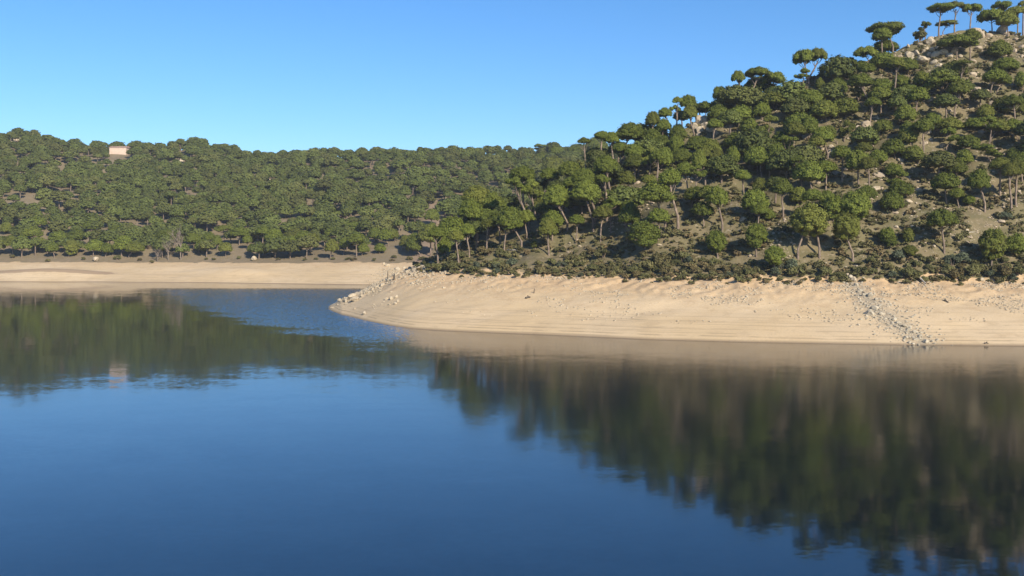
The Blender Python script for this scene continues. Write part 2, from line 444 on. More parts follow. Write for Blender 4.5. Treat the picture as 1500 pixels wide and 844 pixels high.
def lobes_for(kind, rng):
    """centres and radii of the needle masses, crown 1 wide; height is the aspect"""
    L = []
    if kind == 'dome':
        a = .68
        for k in range(64):
            z = rng.uniform(-.16, 1); th = k*2.39996 + rng.uniform(-.3, .3)
            rr = math.sqrt(max(0, 1-max(z, 0)**2))*(1 if z > 0 else 1+z*1.2)
            q = rng.uniform(.93, 1.03)
            R = rng.uniform(.066, .105)
            L.append((rr*.385*q*math.cos(th), rr*.385*q*math.sin(th), .17+z*.40*q, R, R*.85))
        L.append((0, 0, .22, .39, .20)); L.append((0, 0, .34, .33, .24))
    elif kind == 'ball':
        a = .92
        for k in range(70):
            d = rng.normal(size=3); d /= np.linalg.norm(d)
            q = rng.uniform(.93, 1.03); R = rng.uniform(.072, .11)
            L.append((d[0]*.385*q, d[1]*.385*q, .46+d[2]*.36*q, R, R))
        L.append((0, 0, .46, .40, .37))
    elif kind == 'flat':
        a = .44
        for k in range(34):
            r = math.sqrt(rng.uniform(0, 1))*.40; th = rng.uniform(0, 6.283)
            zt = a*(1-(r/.5)**2*.55) - rng.uniform(0, .06)
            R = rng.uniform(.085, .14)
            L.append((r*math.cos(th), r*math.sin(th), max(.07, zt-R*.7), R, R*.62))
    elif kind == 'layered':                      # broken crown of separate plates
        a = .60
        for k in range(7):
            r = rng.uniform(.12, .36); th = k*2.4+rng.uniform(-.4, .4)
            zc = rng.uniform(.12, .5); 
            for j in range(4):
                R = rng.uniform(.08, .13)
                L.append((r*math.cos(th)+rng.uniform(-.1, .1), r*math.sin(th)+rng.uniform(-.1, .1), zc+rng.uniform(-.03, .03), R, R*.6))
        for j in range(4):
            L.append((rng.uniform(-.1, .1), rng.uniform(-.1, .1), rng.uniform(.44, .54), .13, .08))
    elif kind == 'sparse':
        a = .95
        for k in range(11):
            r = rng.uniform(.1, .4); th = rng.uniform(0, 6.283)
            R = rng.uniform(.06, .12)
            L.append((r*math.cos(th), r*math.sin(th), rng.uniform(.12, .85), R, R*.6))
    elif kind == 'cone':
        a = 1.5
        for k in range(26):
            z = rng.uniform(0, 1); r = (1-z)*.38*rng.uniform(.4, 1); th = rng.uniform(0, 6.283)
            R = .07+.12*(1-z)
            L.append((r*math.cos(th), r*math.sin(th), .1+z*1.3, R, R))
    else:                                        # 'bush'
        a = .66
        for k in range(15):
            r = math.sqrt(rng.uniform(0, 1))*.36; th = rng.uniform(0, 6.283)
            R = rng.uniform(.10, .19)
            L.append((r*math.cos(th), r*math.sin(th), max(.06, .52*(1-(r/.5)**2)*rng.uniform(.55, 1)), R, R*.9))
    return np.array(L), a

def crown_arrays(kind, seed, nleaf, leaf, core=True, coresub=ICO1, jit=.55):
    rng = np.random.default_rng(seed)
    L, a = lobes_for(kind, rng)
    P, Nn = [], []
    w = L[:, 3]**2; w = w/w.sum()
    need = nleaf; tries = 0
    while need > 0 and tries < 20:
        tries += 1
        k = rng.choice(len(L), need*2, p=w)
        d = rng.normal(size=(need*2, 3)); d /= np.linalg.norm(d, axis=1, keepdims=True)
        d[:, 2] = np.where(d[:, 2] < -.25, -d[:, 2], d[:, 2])
        q = L[k, :3] + d*np.stack([L[k, 3], L[k, 3], L[k, 4]], -1)*np.where(rng.random((need*2, 1)) < .12, rng.uniform(1.1, 1.45, (need*2, 1)), rng.uniform(.82, 1.10, (need*2, 1)))
        rel = (q[:, None, :]-L[None, :, :3])/np.stack([L[:, 3], L[:, 3], L[:, 4]], -1)[None]
        ins = ((rel**2).sum(-1) < .55).any(1)
        q, d = q[~ins][:need], d[~ins][:need]
        P.append(q)
        if kind in ('dome', 'ball', 'flat'):
            c0 = np.array([0, 0, a*.30]); rd = (q-c0)/np.array([.5, .5, a*.6]); rd /= np.linalg.norm(rd, axis=1, keepdims=True)
            d = .45*d + .75*rd
        Nn.append(d + rng.normal(size=d.shape)*jit + np.array([0, 0, .25])); need -= len(q)
    P, Nn = np.concatenate(P), np.concatenate(Nn)
    V, Q = leaf_quads(P, Nn, leaf, rng)
    fs = [Q]
    if core:
        CV, CF = [], []
        o = len(V)
        for l in L:
            v = coresub[0]*(1+.12*rng.normal(size=(len(coresub[0]), 1)))*np.array([l[3], l[3], l[4]])*.80 + l[:3]
            CV.append(v); CF.append(coresub[1]+o); o += len(v)
        V = np.concatenate([V]+CV); fs.append(np.concatenate(CF))
    return V, fs, a, L

CROWNS = {}
for kind, n, nl, lf in (('dome', 7, 5600, .024), ('ball', 3, 6400, .024), ('flat', 4, 4200, .022), ('layered', 3, 3800, .022), ('sparse', 2, 900, .03), ('cone', 1, 1800, .04)):
    for k in range(n):
        V, fs, a, L = crown_arrays(kind, 100+k*7+len(kind), nl, lf, kind != 'sparse')
        CROWNS.setdefault(kind, []).append((np_mesh('pine_crown_'+kind, V, fs, [PINE]), a, L))
SHRUBS = []
for k in range(5):
    V, fs, a, L = crown_arrays('bush', 300+k, 900, .055, True, jit=.8)
    SHRUBS.append((np_mesh('shrub_leaves', V, fs, [SHRUB]), a))
GSHRUBS = []
for k in range(3):
    V, fs, a, L = crown_arrays('bush', 340+k, 1100, .050, True, jit=.8)
    GSHRUBS.append((np_mesh('grey_shrub_leaves', V, fs, [GREYSHRUB]), a))

def tube(path, rad, sides=7):
    """open tapered tube along a polyline; returns verts and quads"""
    path = np.asarray(path, float); n = len(path)
    V = []
    for i in range(n):
        d = path[min(i+1, n-1)]-path[max(i-1, 0)]; d /= max(np.linalg.norm(d), 1e-9)
        r = np.array([1, 0, 0]) if abs(d[0]) < .8 else np.array([0, 1, 0])
        t = np.cross(d, r); t /= np.linalg.norm(t); b = np.cross(d, t)
        ang = np.arange(sides)*2*math.pi/sides
        V.append(path[i] + rad[i]*(np.cos(ang)[:, None]*t + np.sin(ang)[:, None]*b))
    V = np.concatenate(V)
    Q = []
    for i in range(n-1):
        for j in range(sides):
            Q.append((i*sides+j, i*sides+(j+1) % sides, (i+1)*sides+(j+1) % sides, (i+1)*sides+j))
    return V, np.array(Q)

def join(parts):
    V, Q, o = [], [], 0
    for v, q in parts:
        V.append(v); Q.append(q+o); o += len(v)
    return np.concatenate(V), np.concatenate(Q)

# ------------------------------------------------------------------ pines
TILES = {1: (580, 220, 4.22), 2: (780, 140, 4.22), 3: (780, 240, 4.6875), 4: (980, 80, 4.6875), 5: (980, 240, 4.6875), 6: (1180, 20, 5.63),
         7: (1180, 150, 5.63), 8: (1180, 270, 5.63), 9: (1320, 0, 5.63), 10: (1320, 130, 5.63), 11: (1320, 270, 5.63),
         21: (0, 300, 6.25), 22: (220, 300, 6.25), 23: (420, 300, 6.25), 0: (0, 0, 1.0)}
# tile, crown centre x, crown top y, crown width, crown depth, trunk foot x, trunk foot y [, kind]
PINES = [
 (1,215,440,170,130,215,660),(1,110,510,110,110,150,660),(1,290,520,110,110,305,680),(1,345,400,200,150,395,630),(1,430,430,110,100,440,600),
 (1,465,290,160,130,505,580),(1,500,210,180,120,530,510),(1,590,250,150,120,565,500),(1,700,340,170,140,775,610),(1,715,170,160,120,820,500,'layered'),
 (1,780,90,180,100,790,420),(1,840,180,160,130,860,420,'layered'),(1,940,410,130,120,945,650),(1,890,270,110,110,900,400),(1,640,300,120,100,610,480),
 (1,855,525,50,80,860,615,'cone'),
 (2,150,540,180,140,215,840),(2,330,510,200,140,375,840),(2,300,440,150,100,385,790),(2,440,420,150,130,460,780),(2,450,360,160,110,485,700),
 (2,580,460,120,90,630,620),(2,760,520,240,140,820,840),(2,850,440,150,110,900,840),(2,600,660,150,130,640,850),(2,630,290,130,90,655,500),
 (2,560,300,110,100,615,480),(2,730,320,110,110,720,520),(2,820,310,110,120,775,470),(2,920,320,140,100,905,440),(2,200,370,270,120,100,550),
 (2,70,390,130,100,180,520),(2,260,290,180,90,300,400),(2,420,250,170,90,370,400),(2,600,160,180,110,560,340),(2,490,220,110,70,500,330),
 (2,430,215,100,50,430,320),(2,320,255,90,40,330,330),(2,800,240,110,90,790,380),(2,890,240,110,90,880,380),(2,740,200,140,90,750,330),
 (2,810,140,100,80,805,260),(2,745,90,100,90,740,240),(2,820,70,90,60,850,220),(2,900,170,90,90,905,270),(2,890,10,90,90,890,170,'layered'),
 (2,970,50,100,90,1000,280),(2,40,300,90,50,40,370),(2,150,310,110,60,160,390),(2,60,345,110,60,80,420),(2,980,560,100,90,985,700),
 (3,765,390,230,170,775,620,'ball'),
 (4,130,270,130,90,150,420),(4,250,315,90,60,250,400),(4,350,200,110,130,370,330,'flat'),(4,470,100,100,110,540,250,'flat'),(4,630,75,170,90,545,240,'flat'),
 (4,720,110,180,110,735,240,'flat'),(4,820,180,80,60,790,250,'flat'),(4,490,230,110,90,490,340),(4,340,340,160,100,340,470),(4,500,340,190,110,480,500),
 (4,640,320,120,100,640,450),(4,700,250,200,90,790,390),(4,960,230,180,110,950,400),(4,1060,310,150,110,1060,440),(4,890,390,220,150,850,560),
 (4,680,420,140,110,690,560),(4,550,430,140,100,560,560),(4,460,530,170,110,450,680),(4,600,620,200,140,605,820),(4,440,620,110,120,455,830),
 (4,740,600,160,150,690,840),(4,640,500,120,100,640,640),(4,760,520,130,110,780,660),(4,1050,490,160,110,1090,720),(4,960,720,220,150,990,990),
 (4,60,480,120,100,60,620),(4,60,570,110,100,80,700),(4,90,640,150,100,110,790),(4,210,640,110,130,250,900),(4,240,560,120,90,260,700),
 (4,330,640,100,90,345,800),(4,310,430,80,70,320,560),(4,930,-50,170,130,948,210,'flat'),(4,1050,-60,120,120,960,212,'flat'),
 (5,330,140,170,140,365,470),(5,590,165,200,140,610,400),(5,775,90,150,120,785,380),(5,890,150,130,110,890,290),(5,965,265,270,225,965,645,'ball'),
 (5,325,450,150,150,335,650,'ball'),(5,600,405,165,160,600,640,'ball'),(5,725,560,150,130,728,770,'ball'),(5,680,305,110,80,690,400),(5,180,150,150,100,225,300),
 (5,620,90,110,100,640,220),(5,1090,170,120,130,1090,320),
 (6,670,60,340,110,720,230,'flat'),(6,660,210,240,110,690,330),(6,500,250,190,130,560,460,'flat'),(6,370,350,120,90,400,470,'flat'),(6,460,380,120,80,440,470),
 (6,330,450,100,60,330,520),(6,640,310,220,130,660,470),(6,800,360,200,110,790,480),(6,460,480,200,120,545,830),(6,270,520,150,160,280,690),
 (6,120,520,80,120,120,640),(6,620,590,210,120,620,840),(6,840,590,220,100,850,700),(6,790,500,150,110,800,620),(6,960,480,160,130,960,620),
 (6,440,610,160,100,445,760),(6,330,680,250,160,330,870),(6,150,700,250,150,170,900),(6,830,740,190,140,850,950),(6,60,620,180,100,80,760),
 (7,190,180,140,110,260,350),(7,350,150,140,140,320,330),(7,30,100,150,150,60,330),(7,720,290,230,160,740,470),(7,860,140,170,170,800,320),
 (7,640,130,170,110,600,290),(7,520,220,150,130,560,370),(7,600,380,170,140,610,530),(7,430,380,220,170,435,700),(7,720,490,160,120,720,640),
 (7,770,560,180,140,770,720),(7,910,360,140,150,930,520),(7,210,490,120,80,200,600),(7,770,640,210,150,880,790),
 (8,410,50,270,260,420,340,'ball'),(8,230,90,180,180,230,310,'ball'),(8,335,230,235,220,390,640,'ball'),(8,715,50,220,170,720,240),(8,670,350,130,160,660,520,'ball'),
 (8,700,420,110,90,700,540,'ball'),(8,860,500,140,100,870,610,'ball'),(8,850,360,100,120,830,500,'ball'),
 (9,330,20,240,80,310,300,'flat'),(9,450,10,160,80,440,270,'flat'),(9,580,20,170,90,570,280,'flat'),(9,385,160,170,50,345,270,'flat'),(9,745,60,220,130,750,215,'flat'),
 (9,830,0,180,90,850,200,'flat'),(9,960,40,180,100,960,240,'flat'),(9,1010,0,90,60,1005,200,'flat'),(9,190,180,110,100,200,290,'layered'),(9,460,280,320,130,460,490),
 (9,810,320,200,150,820,500),(9,860,470,220,120,880,600),(9,440,490,230,140,450,660),(9,330,590,330,150,320,900),(9,170,580,140,100,180,740),
 (9,60,470,150,110,60,620),(9,770,560,200,110,740,790),(9,850,600,140,90,790,780),(9,60,690,220,110,60,830),(9,480,640,170,130,440,970),(9,990,580,110,130,1000,760),
 (10,260,190,150,110,330,400),(10,390,230,220,110,380,400),(10,420,320,180,120,375,510),(10,560,370,190,110,470,560),(10,700,120,160,110,700,290),
 (10,620,230,220,110,600,350),(10,790,240,190,110,740,440),(10,850,50,200,140,860,220),(10,920,240,160,110,960,430),(10,720,460,260,140,740,620),
 (10,530,490,150,150,540,650),(10,340,500,180,110,330,640),(10,450,580,190,110,460,720),(10,370,680,250,150,375,970),(10,640,650,190,170,690,1020),
 (10,930,480,130,110,940,640),(10,950,560,160,160,945,970),(10,100,460,180,130,130,620),(10,60,320,160,120,80,470),(10,970,90,100,100,980,230),
 (10,890,600,130,120,910,1020),
 (11,330,195,290,150,355,570,'dome'),(11,750,360,230,240,745,700,'ball'),(11,950,400,190,170,985,610,'ball'),(11,550,90,110,90,560,180,'ball'),(11,460,20,150,90,475,220),
 (21,110,270,150,110,115,470),(21,390,290,150,130,310,420),(21,480,330,120,100,495,490),(21,655,320,130,140,630,480,'ball'),(21,870,310,170,110,855,470),
 (21,985,340,120,100,965,480),(21,1130,270,200,140,1110,470),(21,1260,330,180,100,1180,490),(21,700,210,190,120,700,400),(21,540,230,190,110,540,400),
 (21,900,220,180,110,930,390),(21,300,190,190,100,300,360),(21,200,270,130,100,190,420),(21,60,150,120,110,45,270),(21,340,100,200,90,340,240),
 (21,840,140,180,90,850,280),(21,1080,180,170,90,1080,340),(21,1340,180,120,100,1330,320),
 (22,140,210,200,110,150,380),(22,400,250,130,100,400,420),(22,470,310,140,110,450,450),(22,610,270,100,100,610,420),(22,690,340,140,90,690,480),
 (22,820,190,190,100,815,370),(22,890,270,100,80,890,420),(22,930,350,90,80,930,470),(22,1050,360,130,90,1050,470),(22,1130,210,180,110,1135,465),
 (22,1280,280,150,100,1275,465),(22,1400,230,160,100,1465,460),(22,1030,190,140,80,1030,370),(22,680,180,200,80,690,320),(22,540,240,120,90,545,400),
 (23,60,280,130,100,25,470),(23,215,250,180,110,215,460),(23,410,305,150,120,400,500),(23,530,300,110,90,520,460),(23,635,235,160,110,640,480),
 (23,700,340,120,100,690,470),(23,810,200,140,110,800,350),(23,900,210,140,110,930,380),(23,855,345,110,90,850,450),(23,1080,270,110,110,1060,420),
 (23,1170,250,130,120,1190,440),(23,420,200,160,90,420,380),(23,300,160,200,80,300,310),(23,620,150,190,90,620,300),(23,970,210,120,100,990,340),
 (23,1330,30,150,110,1330,200),(23,80,210,200,90,60,360),(23,450,50,150,90,530,130),
]
specs = []
for e in PINES:
    t, cx, ct, w, h, bx, by = e[:7]
    ox, oy, s = TILES[t]
    specs.append([ox+cx/s, oy+ct/s, w/s, h/s, ox+bx/s, oy+by/s, e[7] if len(e) > 7 else None, t >= 20])
# slim pines seen only in part between the others
occ = [(s[4], s[5]) for s in specs]
rs = random.Random(5)
tries = 0
while len(specs) < 296 and tries < 6000:
    tries += 1
    px = rs.uniform(640, 1498)
    yr, yb = float(np.interp(px, *T_YR)), float(np.interp(px, *T_YB))
    py = yr + (yb-yr)*rs.uniform(.02, .72)
    if any((px-a)**2 + ((py-b)*1.7)**2 < 17.5**2 for a, b in occ): continue
    if 1318 < px < 1396 and py < 172: continue
    occ.append((px, py))
    w = rs.uniform(24, 36); h = w*rs.uniform(.55, .7); H = rs.uniform(40, 58)
    specs.append([px-rs.uniform(-4, 4), py-H, w, h, px, py, None, False])

LANDMARKS_NEAR = [(600, 395, 'sandy point'), (700, 315, 'grove of bare pale trunks'), (800, 250, 'wide dark pine shadow'), (885, 290, 'row of tall slim trunks'),
    (945, 345, 'round bushy pine above the scrub'), (930, 205, 'dip in the hill skyline'), (1020, 190, 'pale rock face'), (1055, 290, 'mushroom shaped pine'),
    (1110, 125, 'layered skyline pines'), (1105, 225, 'white boulder pair'), (1185, 340, 'twin trunked round pine'), (1187, 95, 'lone two lobed skyline pine'), (1225, 220, 'dark rock hollow'),
    (1255, 305, 'biggest round pine'), (1270, 130, 'stepped skyline crowns'), (1345, 78, 'boulder outcrop'), (1380, 335, 'leaning white trunked pine'), (1415, 25, 'hilltop umbrella pines'),
    (1435, 90, 'dark rock cleft'), (1455, 345, 'dense ball shaped pine'), (1370, 190, 'stony clearing'), (1460, 210, 'scree patch under the summit')]
LANDMARKS_FAR = [(265, 350, 'bare grey tree'), (60, 395, 'reddish sand wedge'), (632, 330, 'earth track'), (568, 400, 'wooden post'), (350, 395, 'sand hump of the far shore'),
    (172, 218, 'low cream house'), (440, 385, 'straight stretch of far sand'), (160, 372, 'low white ledge')]
ORD = ['leftmost', 'second from left', 'third from left', 'fourth from left', 'fifth from left', 'sixth from left', 'seventh from left', 'eighth from left', 'ninth from left',
       'tenth from left', 'eleventh from left', 'twelfth from left', 'thirteenth from left', 'fourteenth from left', 'fifteenth from left', 'sixteenth from left']
def where(px, py, marks):
    x, y, nm = min(marks, key=lambda m: (px-m[0])**2 + (1.5*(py-m[1]))**2)
    dx, dy = px-x, (py-y)*1.4
    if abs(dx) > abs(dy): return ('left of the ' if dx < 0 else 'right of the ') + nm
    return ('above the ' if dy < 0 else 'below the ') + nm
def settle(items):
    """items: [object, base label, px]: gives each its own label"""
    by = {}
    for o, l, px in items: by.setdefault(l, []).append((px, o))
    for l, v in by.items():
        v.sort(key=lambda a: a[0])
        for i, (_, o) in enumerate(v):
            if len(v) == 1: o['label'] = l
            elif i == len(v)-1: o['label'] = l + ', rightmost there'
            else: o['label'] = l + ', ' + ORD[min(i, 15)] + (' there' if i == 0 else '')

OWN = {(5, 965): 'big round stone pine on two pale trunks above the beach scrub', (8, 410): 'largest dense round pine on the lower slope, casting black shade',
       (5, 330): 'mushroom shaped pine on one straight pale trunk over black shade', (11, 330): 'wide crowned pine on a leaning white trunk above the beach',
       (6, 670): 'wide flat umbrella pine on the skyline beside the boulder outcrop', (9, 190): 'small ragged pine on top of the boulder outcrop',
       (9, 330): 'leftmost of the flat hilltop umbrella pines, on a dark slim trunk', (3, 765): 'low round bushy pine standing above the beach scrub',
       (2, 150): 'tall pine on one long pale trunk before the wide dark shadow', (1, 855): 'tiny cone shaped young pine in the open by a black shadow',
       (11, 750): 'dense ball shaped pine low on the slope near the sand', (4, 930): 'lone skyline pine with a rounded crown on a dark upright trunk'}
pine_items = []
CROWN_XY = []
used = {}
for n, (cx, ct, cw, chh, bx, by, kind, far) in enumerate(specs):
    x, y, z = drop(bx, by)
    k = y/F
    ztop = CH + (HY-ct)*k
    H = min(max(ztop-z, 2.2), 17.0)
    W = max(min(cw*k, 13.5), 1.6)*1.06
    CHt = min(max(chh*k*1.14, 1.0, W*.34), H*.93)
    lean = max(min((cx-bx)*k, 2.4), -2.4)
    r = random.Random(1000+n)
    if kind is None: kind = 'dome' if CHt/W > .46 else r.choice(['flat', 'dome'])
    if kind == 'dome' and r.random() < .08 and not far: kind = 'layered'
    i = used.get(kind, 0); used[kind] = i+1
    me, asp, L = CROWNS[kind][i % len(CROWNS[kind])]
    root = link('stone_pine', None)
    root.location = (x, y, z-.1); root.empty_display_size = .5
    rot = r.uniform(0, 6.283)
    # trunk with limbs spreading into the crown
    base_r = .045 + H*.0175
    zc = H - CHt                                     # crown bottom above the foot
    crown = link('crown', me, root)
    dy = r.uniform(-.4, .4)
    crown.location = (lean, dy, zc+.1); crown.scale = (W, W*r.uniform(.9, 1.1), CHt/asp)
    crown.rotation_euler = (0, 0, rot)
    parts = []
    bend = r.uniform(-.25, .25)
    feet = [(-.55, lean-.9), (.55, lean+.7)] if (cx, ct) == (specs[0][0], 0) else [(0, lean)]
    if abs(bx-1185.9) < 1 and kind == 'ball': feet = [(-.55*4, -1.2), (.45*4, 1.0)]
    top = zc + CHt*.30
    for fx, tx in feet:
        p = [(fx, 0, -.5), (fx+bend*.3, bend*.2, top*.3), (fx+(tx-fx)*.6+bend, bend*.4+dy*.5, top*.7), (tx, dy, top)]
        parts.append(tube(p, [base_r*1.25, base_r, base_r*.85, base_r*.55]))
    c, s = math.cos(rot), math.sin(rot)
    for j in range(6 if kind != 'ball' else 3):
        l = L[(j*5+n) % len(L)]
        lx, ly, lz = l[0]*W, l[1]*W, l[2]*CHt/asp
        e = (lean+lx*c-ly*s, dy+lx*s+ly*c, zc+max(lz, .15*CHt))
        st = top*(.72+.2*(j % 3)/2)
        f = st/top
        b0 = (lean*(f**1.1), dy*f, st)
        m = tuple((b0[q]+e[q])/2 + (0, 0, -.18*W*.3)[q] for q in range(3))
        parts.append(tube([b0, m, e], [base_r*.42, base_r*.3, base_r*.12], 5))
    V, Q = join(parts)
    link('trunk', np_mesh('pine_trunk', V, Q, [BARK], True), root)
    CROWN_XY.append((x+lean, y))
    size = 'tall' if H > 10.5 else 'short' if H < 6 else 'medium'
    shape = {'dome': 'domed', 'ball': 'round', 'flat': 'flat topped', 'layered': 'ragged', 'sparse': 'thin', 'cone': 'pointed'}[kind]
    bare = 'bare trunked' if zc > .5*H else 'low crowned' if zc < .3*H else ''
    key = None
    if n < len(PINES):
        key = OWN.pop((PINES[n][0], PINES[n][1]), None)
    tag(root, 'x', 'tree', 'stone pines on the far shore' if far else 'stone pines on the near hill')
    if key: root['label'] = key
    else:
        lab = ' '.join(q for q in (size, shape, bare, 'pine') if q) + ' ' + where(cx, ct+chh/2, LANDMARKS_FAR if far else LANDMARKS_NEAR)
        pine_items.append([root, lab, cx])
settle(pine_items)

# ------------------------------------------------------------------ the far wood: more trees than anyone would count
def forest():
    rng = np.random.default_rng(21)
    protos = []
    for k in range(7):
        V, fs, a, L = crown_arrays('dome', 500+k, 420, .055, True, ICO1, .5)
        protos.append((V, fs, a))
    fine = [crown_arrays('dome', 560+k, 2000, .030, True, ICO1, .5)[:3] for k in range(3)]
    pts = []
    cell = {}
    def ok(x, y, d):
        i, j = int(x//8), int(y//8)
        for a in (i-1, i, i+1):
            for b in (j-1, j, j+1):
                for q in cell.get((a, b), ()):
                    if (q[0]-x)**2 + (q[1]-y)**2 < d*d: return False
        return True
    for q in CROWN_XY: cell.setdefault((int(q[0]//8), int(q[1]//8)), []).append(q)
    for _ in range(9000):                               # crowns only glimpsed between the nearer pines
        px = rng.uniform(690, 1560); sq = rng.uniform(.3, 1.12)
        db, dr = float(np.interp(px, *T_DB)), float(np.interp(px, *T_DR))
        y = db + sq*(dr-db); x = (px-750)/F*y
        if rng.random() > (.95 if px < 1130 else .8 if .38 < sq else .3) or (px > 1130 and sq > (.9 if px < 1230 else .68)): continue
        if px < 1130 and sq < .48: continue
        if (abs(px-1015) < 32 and .5 < sq < .95) or (1320 < px < 1400 and sq > .72) or (abs(px-1222) < 40 and sq < .72): continue
        z = land(np.array(px), np.array(y))[0].item()
        if not ok(x, y, 4.3): continue
        cell.setdefault((int(x//8), int(y//8)), []).append((x, y)); pts.append((x, y, z))
    for _ in range(60000):
        y = rng.uniform(382, 650); px = rng.uniform(-160, 1050)
        x = (px-750)/F*y
        z, isn, tn, sn, hh, tf, sf = (v.item() for v in land(np.array(px), np.array(y)))
        if isn or tf < 1.12: continue
        dens = vnoise(np.array(x/30), np.array(y/22), 91).item()
        d2 = vnoise(np.array(x/13), np.array(y/15), 92).item()
        if (dens < -.3 or d2 + .4*dens < -.52) and rng.random() < .92: continue
        if seg_dist(np.array(x), np.array(y), TRACK).item() < 5.5: continue
        if abs(px-174) < 19 and 580 < y < 614: continue
        if not ok(x, y, rng.uniform(4.6, 8.6)): continue
        cell.setdefault((int(x//8), int(y//8)), []).append((x, y)); pts.append((x, y, z))
    V, FQ, FT, tint, mq, mt, o = [], [], [], [], [], [], 0
    for n, (x, y, z) in enumerate(pts):
        v, fs, a = protos[n % 7] if y > 330 else fine[n % 3]
        W = rng.uniform(4.6, 10.8); H = rng.uniform(5.4, 8.4)*(.72+.04*W); C = W*rng.uniform(.52, .68)
        th = rng.uniform(0, 6.283); c, s = math.cos(th), math.sin(th)
        q = np.stack([(v[:, 0]*c-v[:, 1]*s)*W, (v[:, 0]*s+v[:, 1]*c)*W, v[:, 2]*C/a + H-C], -1) + (x, y, z)
        V.append(q); FQ.append(fs[0]+o); FT.append(fs[1]+o); o += len(q)
        mq.append(np.zeros(len(fs[0]))); mt.append(np.zeros(len(fs[1])))
        tv, tq = tube([(x, y, z-.3), (x+.1, y, z+H*.4), (x, y, z+H-C*.7)], [.24, .2, .14], 5)
        V.append(tv); FQ.append(tq+o); mq.append(np.ones(len(tq))); o += len(tv)
        tint.append(np.full(len(q)+len(tv), rng.random()))
    me = np_mesh('pine_forest', np.concatenate(V), [np.concatenate(FQ), np.concatenate(FT)], [PINE_FAR, BARK], False,
                 np.concatenate(mq+mt), {'tint': np.concatenate(tint)})
    tag(link('pine_forest', me), 'dense wood of small domed pines covering the far hill', kind='stuff')
    print('forest trees', len(pts))
forest()

# ------------------------------------------------------------------ shrubs
shrub_items = []
def shrub(px, py, wpx, lab=None, grey=False, hf=None):
    x, y, z = drop(px, py)
    r = random.Random(int(px*13+py*7))
    root = link('shrub', None); root.location = (x, y, z-.05)
    W = wpx*y/F
    me, a = (GSHRUBS if grey else SHRUBS)[r.randrange(3 if grey else 5)]
    o = link('foliage', me, root); o.scale = (W, W*r.uniform(.8, 1.2), W*(hf or r.uniform(.55, .95))/a*.8)
    o.rotation_euler = (0, 0, r.uniform(0, 6.283))
    st = link('stem', STEM, root); st.scale = (W*.35, W*.35, W*.35)
    tag(root, lab or 'x', 'shrub', 'shrubs on the near hill')
    if not lab:
        size = 'wide' if wpx > 22 else 'small' if wpx < 13 else 'rounded'
        belt = 'edging the sand' if py > np.interp(px, *T_YB)-11 else 'on the slope'
        shrub_items.append([root, f"{size} {'grey green' if grey else 'olive'} shrub {belt} " + where(px, py, SHRUB_MARKS), px])
v = [tube([(0, 0, -.3), (math.cos(a)*.25, math.sin(a)*.25, .5), (math.cos(a)*.6, math.sin(a)*.6, 1.1)], [.05, .04, .02], 5) for a in (0, 1.3, 2.5, 3.8, 5.1)]
STEM = np_mesh('shrub_stem', *join(v), [BARK], True)
SHRUB_MARKS = [(620, 395, 'sandy point'), (700, 390, 'bare trunk grove'), (770, 395, 'beach driftwood'), (850, 395, 'row of slim trunks'), (945, 395, 'low bushy pine'), (1040, 395, 'mushroom shaped pine'),
    (1110, 395, 'row of three round pines'), (1180, 390, 'twin trunked pine'), (1250, 400, 'head of the rock gully'), (1310, 395, 'bleached log'), (1380, 390, 'leaning white trunked pine'), (1455, 395, 'dense ball shaped pine'),
    (1200, 250, 'dark rock hollow'), (1000, 290, 'pale rock face'), (1400, 150, 'rocky summit')]
for px, py, w, g in ((661, 398, 30, 0), (672, 385, 28, 0), (640, 399, 26, 0), (693, 400, 24, 0), (725, 392, 24, 0), (705, 372, 22, 0), (740, 378, 18, 0), (716, 375, 20, 0), (838, 383, 24, 0), (820, 370, 18, 0),
                     (884, 378, 30, 0), (968, 392, 34, 0), (948, 398, 30, 0), (1000, 385, 26, 0), (1010, 398, 26, 0), (975, 402, 24, 0), (925, 402, 20, 0), (1160, 397, 26, 1), (1167, 405, 26, 0), (1098, 404, 20, 0),
                     (1192, 345, 20, 0), (1210, 408, 24, 0), (1228, 410, 22, 0), (1298, 352, 24, 1), (1315, 385, 26, 1), (1395, 390, 30, 1), (1410, 385, 26, 1), (1425, 402, 30, 0), (1400, 409, 30, 0), (1470, 408, 32, 0), (1472, 320, 20, 1),
                     (1340, 405, 24, 0), (1262, 404, 22, 0), (1275, 387, 18, 0), (1330, 408, 30, 0), (1490, 404, 24, 0), (1348, 56, 26, 0), (620, 382, 14, 0), (609, 390, 12, 0), (1450, 402, 26, 0)):
    shrub(px, py, w, grey=bool(g))
r = random.Random(77)
so = []
for _ in range(4000):
    if len(so) >= 120: break
    px = r.uniform(622, 1500)
    yb = float(np.interp(px, *T_YB))
    py = yb - abs(r.gauss(0, 17)) + 1
    if py < np.interp(px, *T_YR)+12: continue
    if any(abs(px-a) < 9 and abs(py-b) < 4.5 for a, b in so): continue
    so.append((px, py)); shrub(px, py, r.uniform(9, 21), grey=r.random() < .15)
for px, py, w in ((577, 379, 8), (600, 381, 9), (575, 383, 9), (548, 383, 7), (488, 381, 8), (511, 381, 11), (519, 382, 10), (463, 381, 7), (447, 382, 8), (408, 382, 7), (350, 380, 8), (313, 382, 8), (302, 381, 7), (222, 386, 9), (205, 383, 9), (122, 382, 8), (70, 384, 9), (172, 381, 11), (18, 379, 9)):
    x, y, z = drop(px, py)
    shrub(px, py, w, grey=False)
    o, l, p = shrub_items.pop()
    o['group'] = 'shrubs on the far shore'
    shrub_items.append([o, 'small brown bush ' + where(px, py, LANDMARKS_FAR), px])
settle(shrub_items)

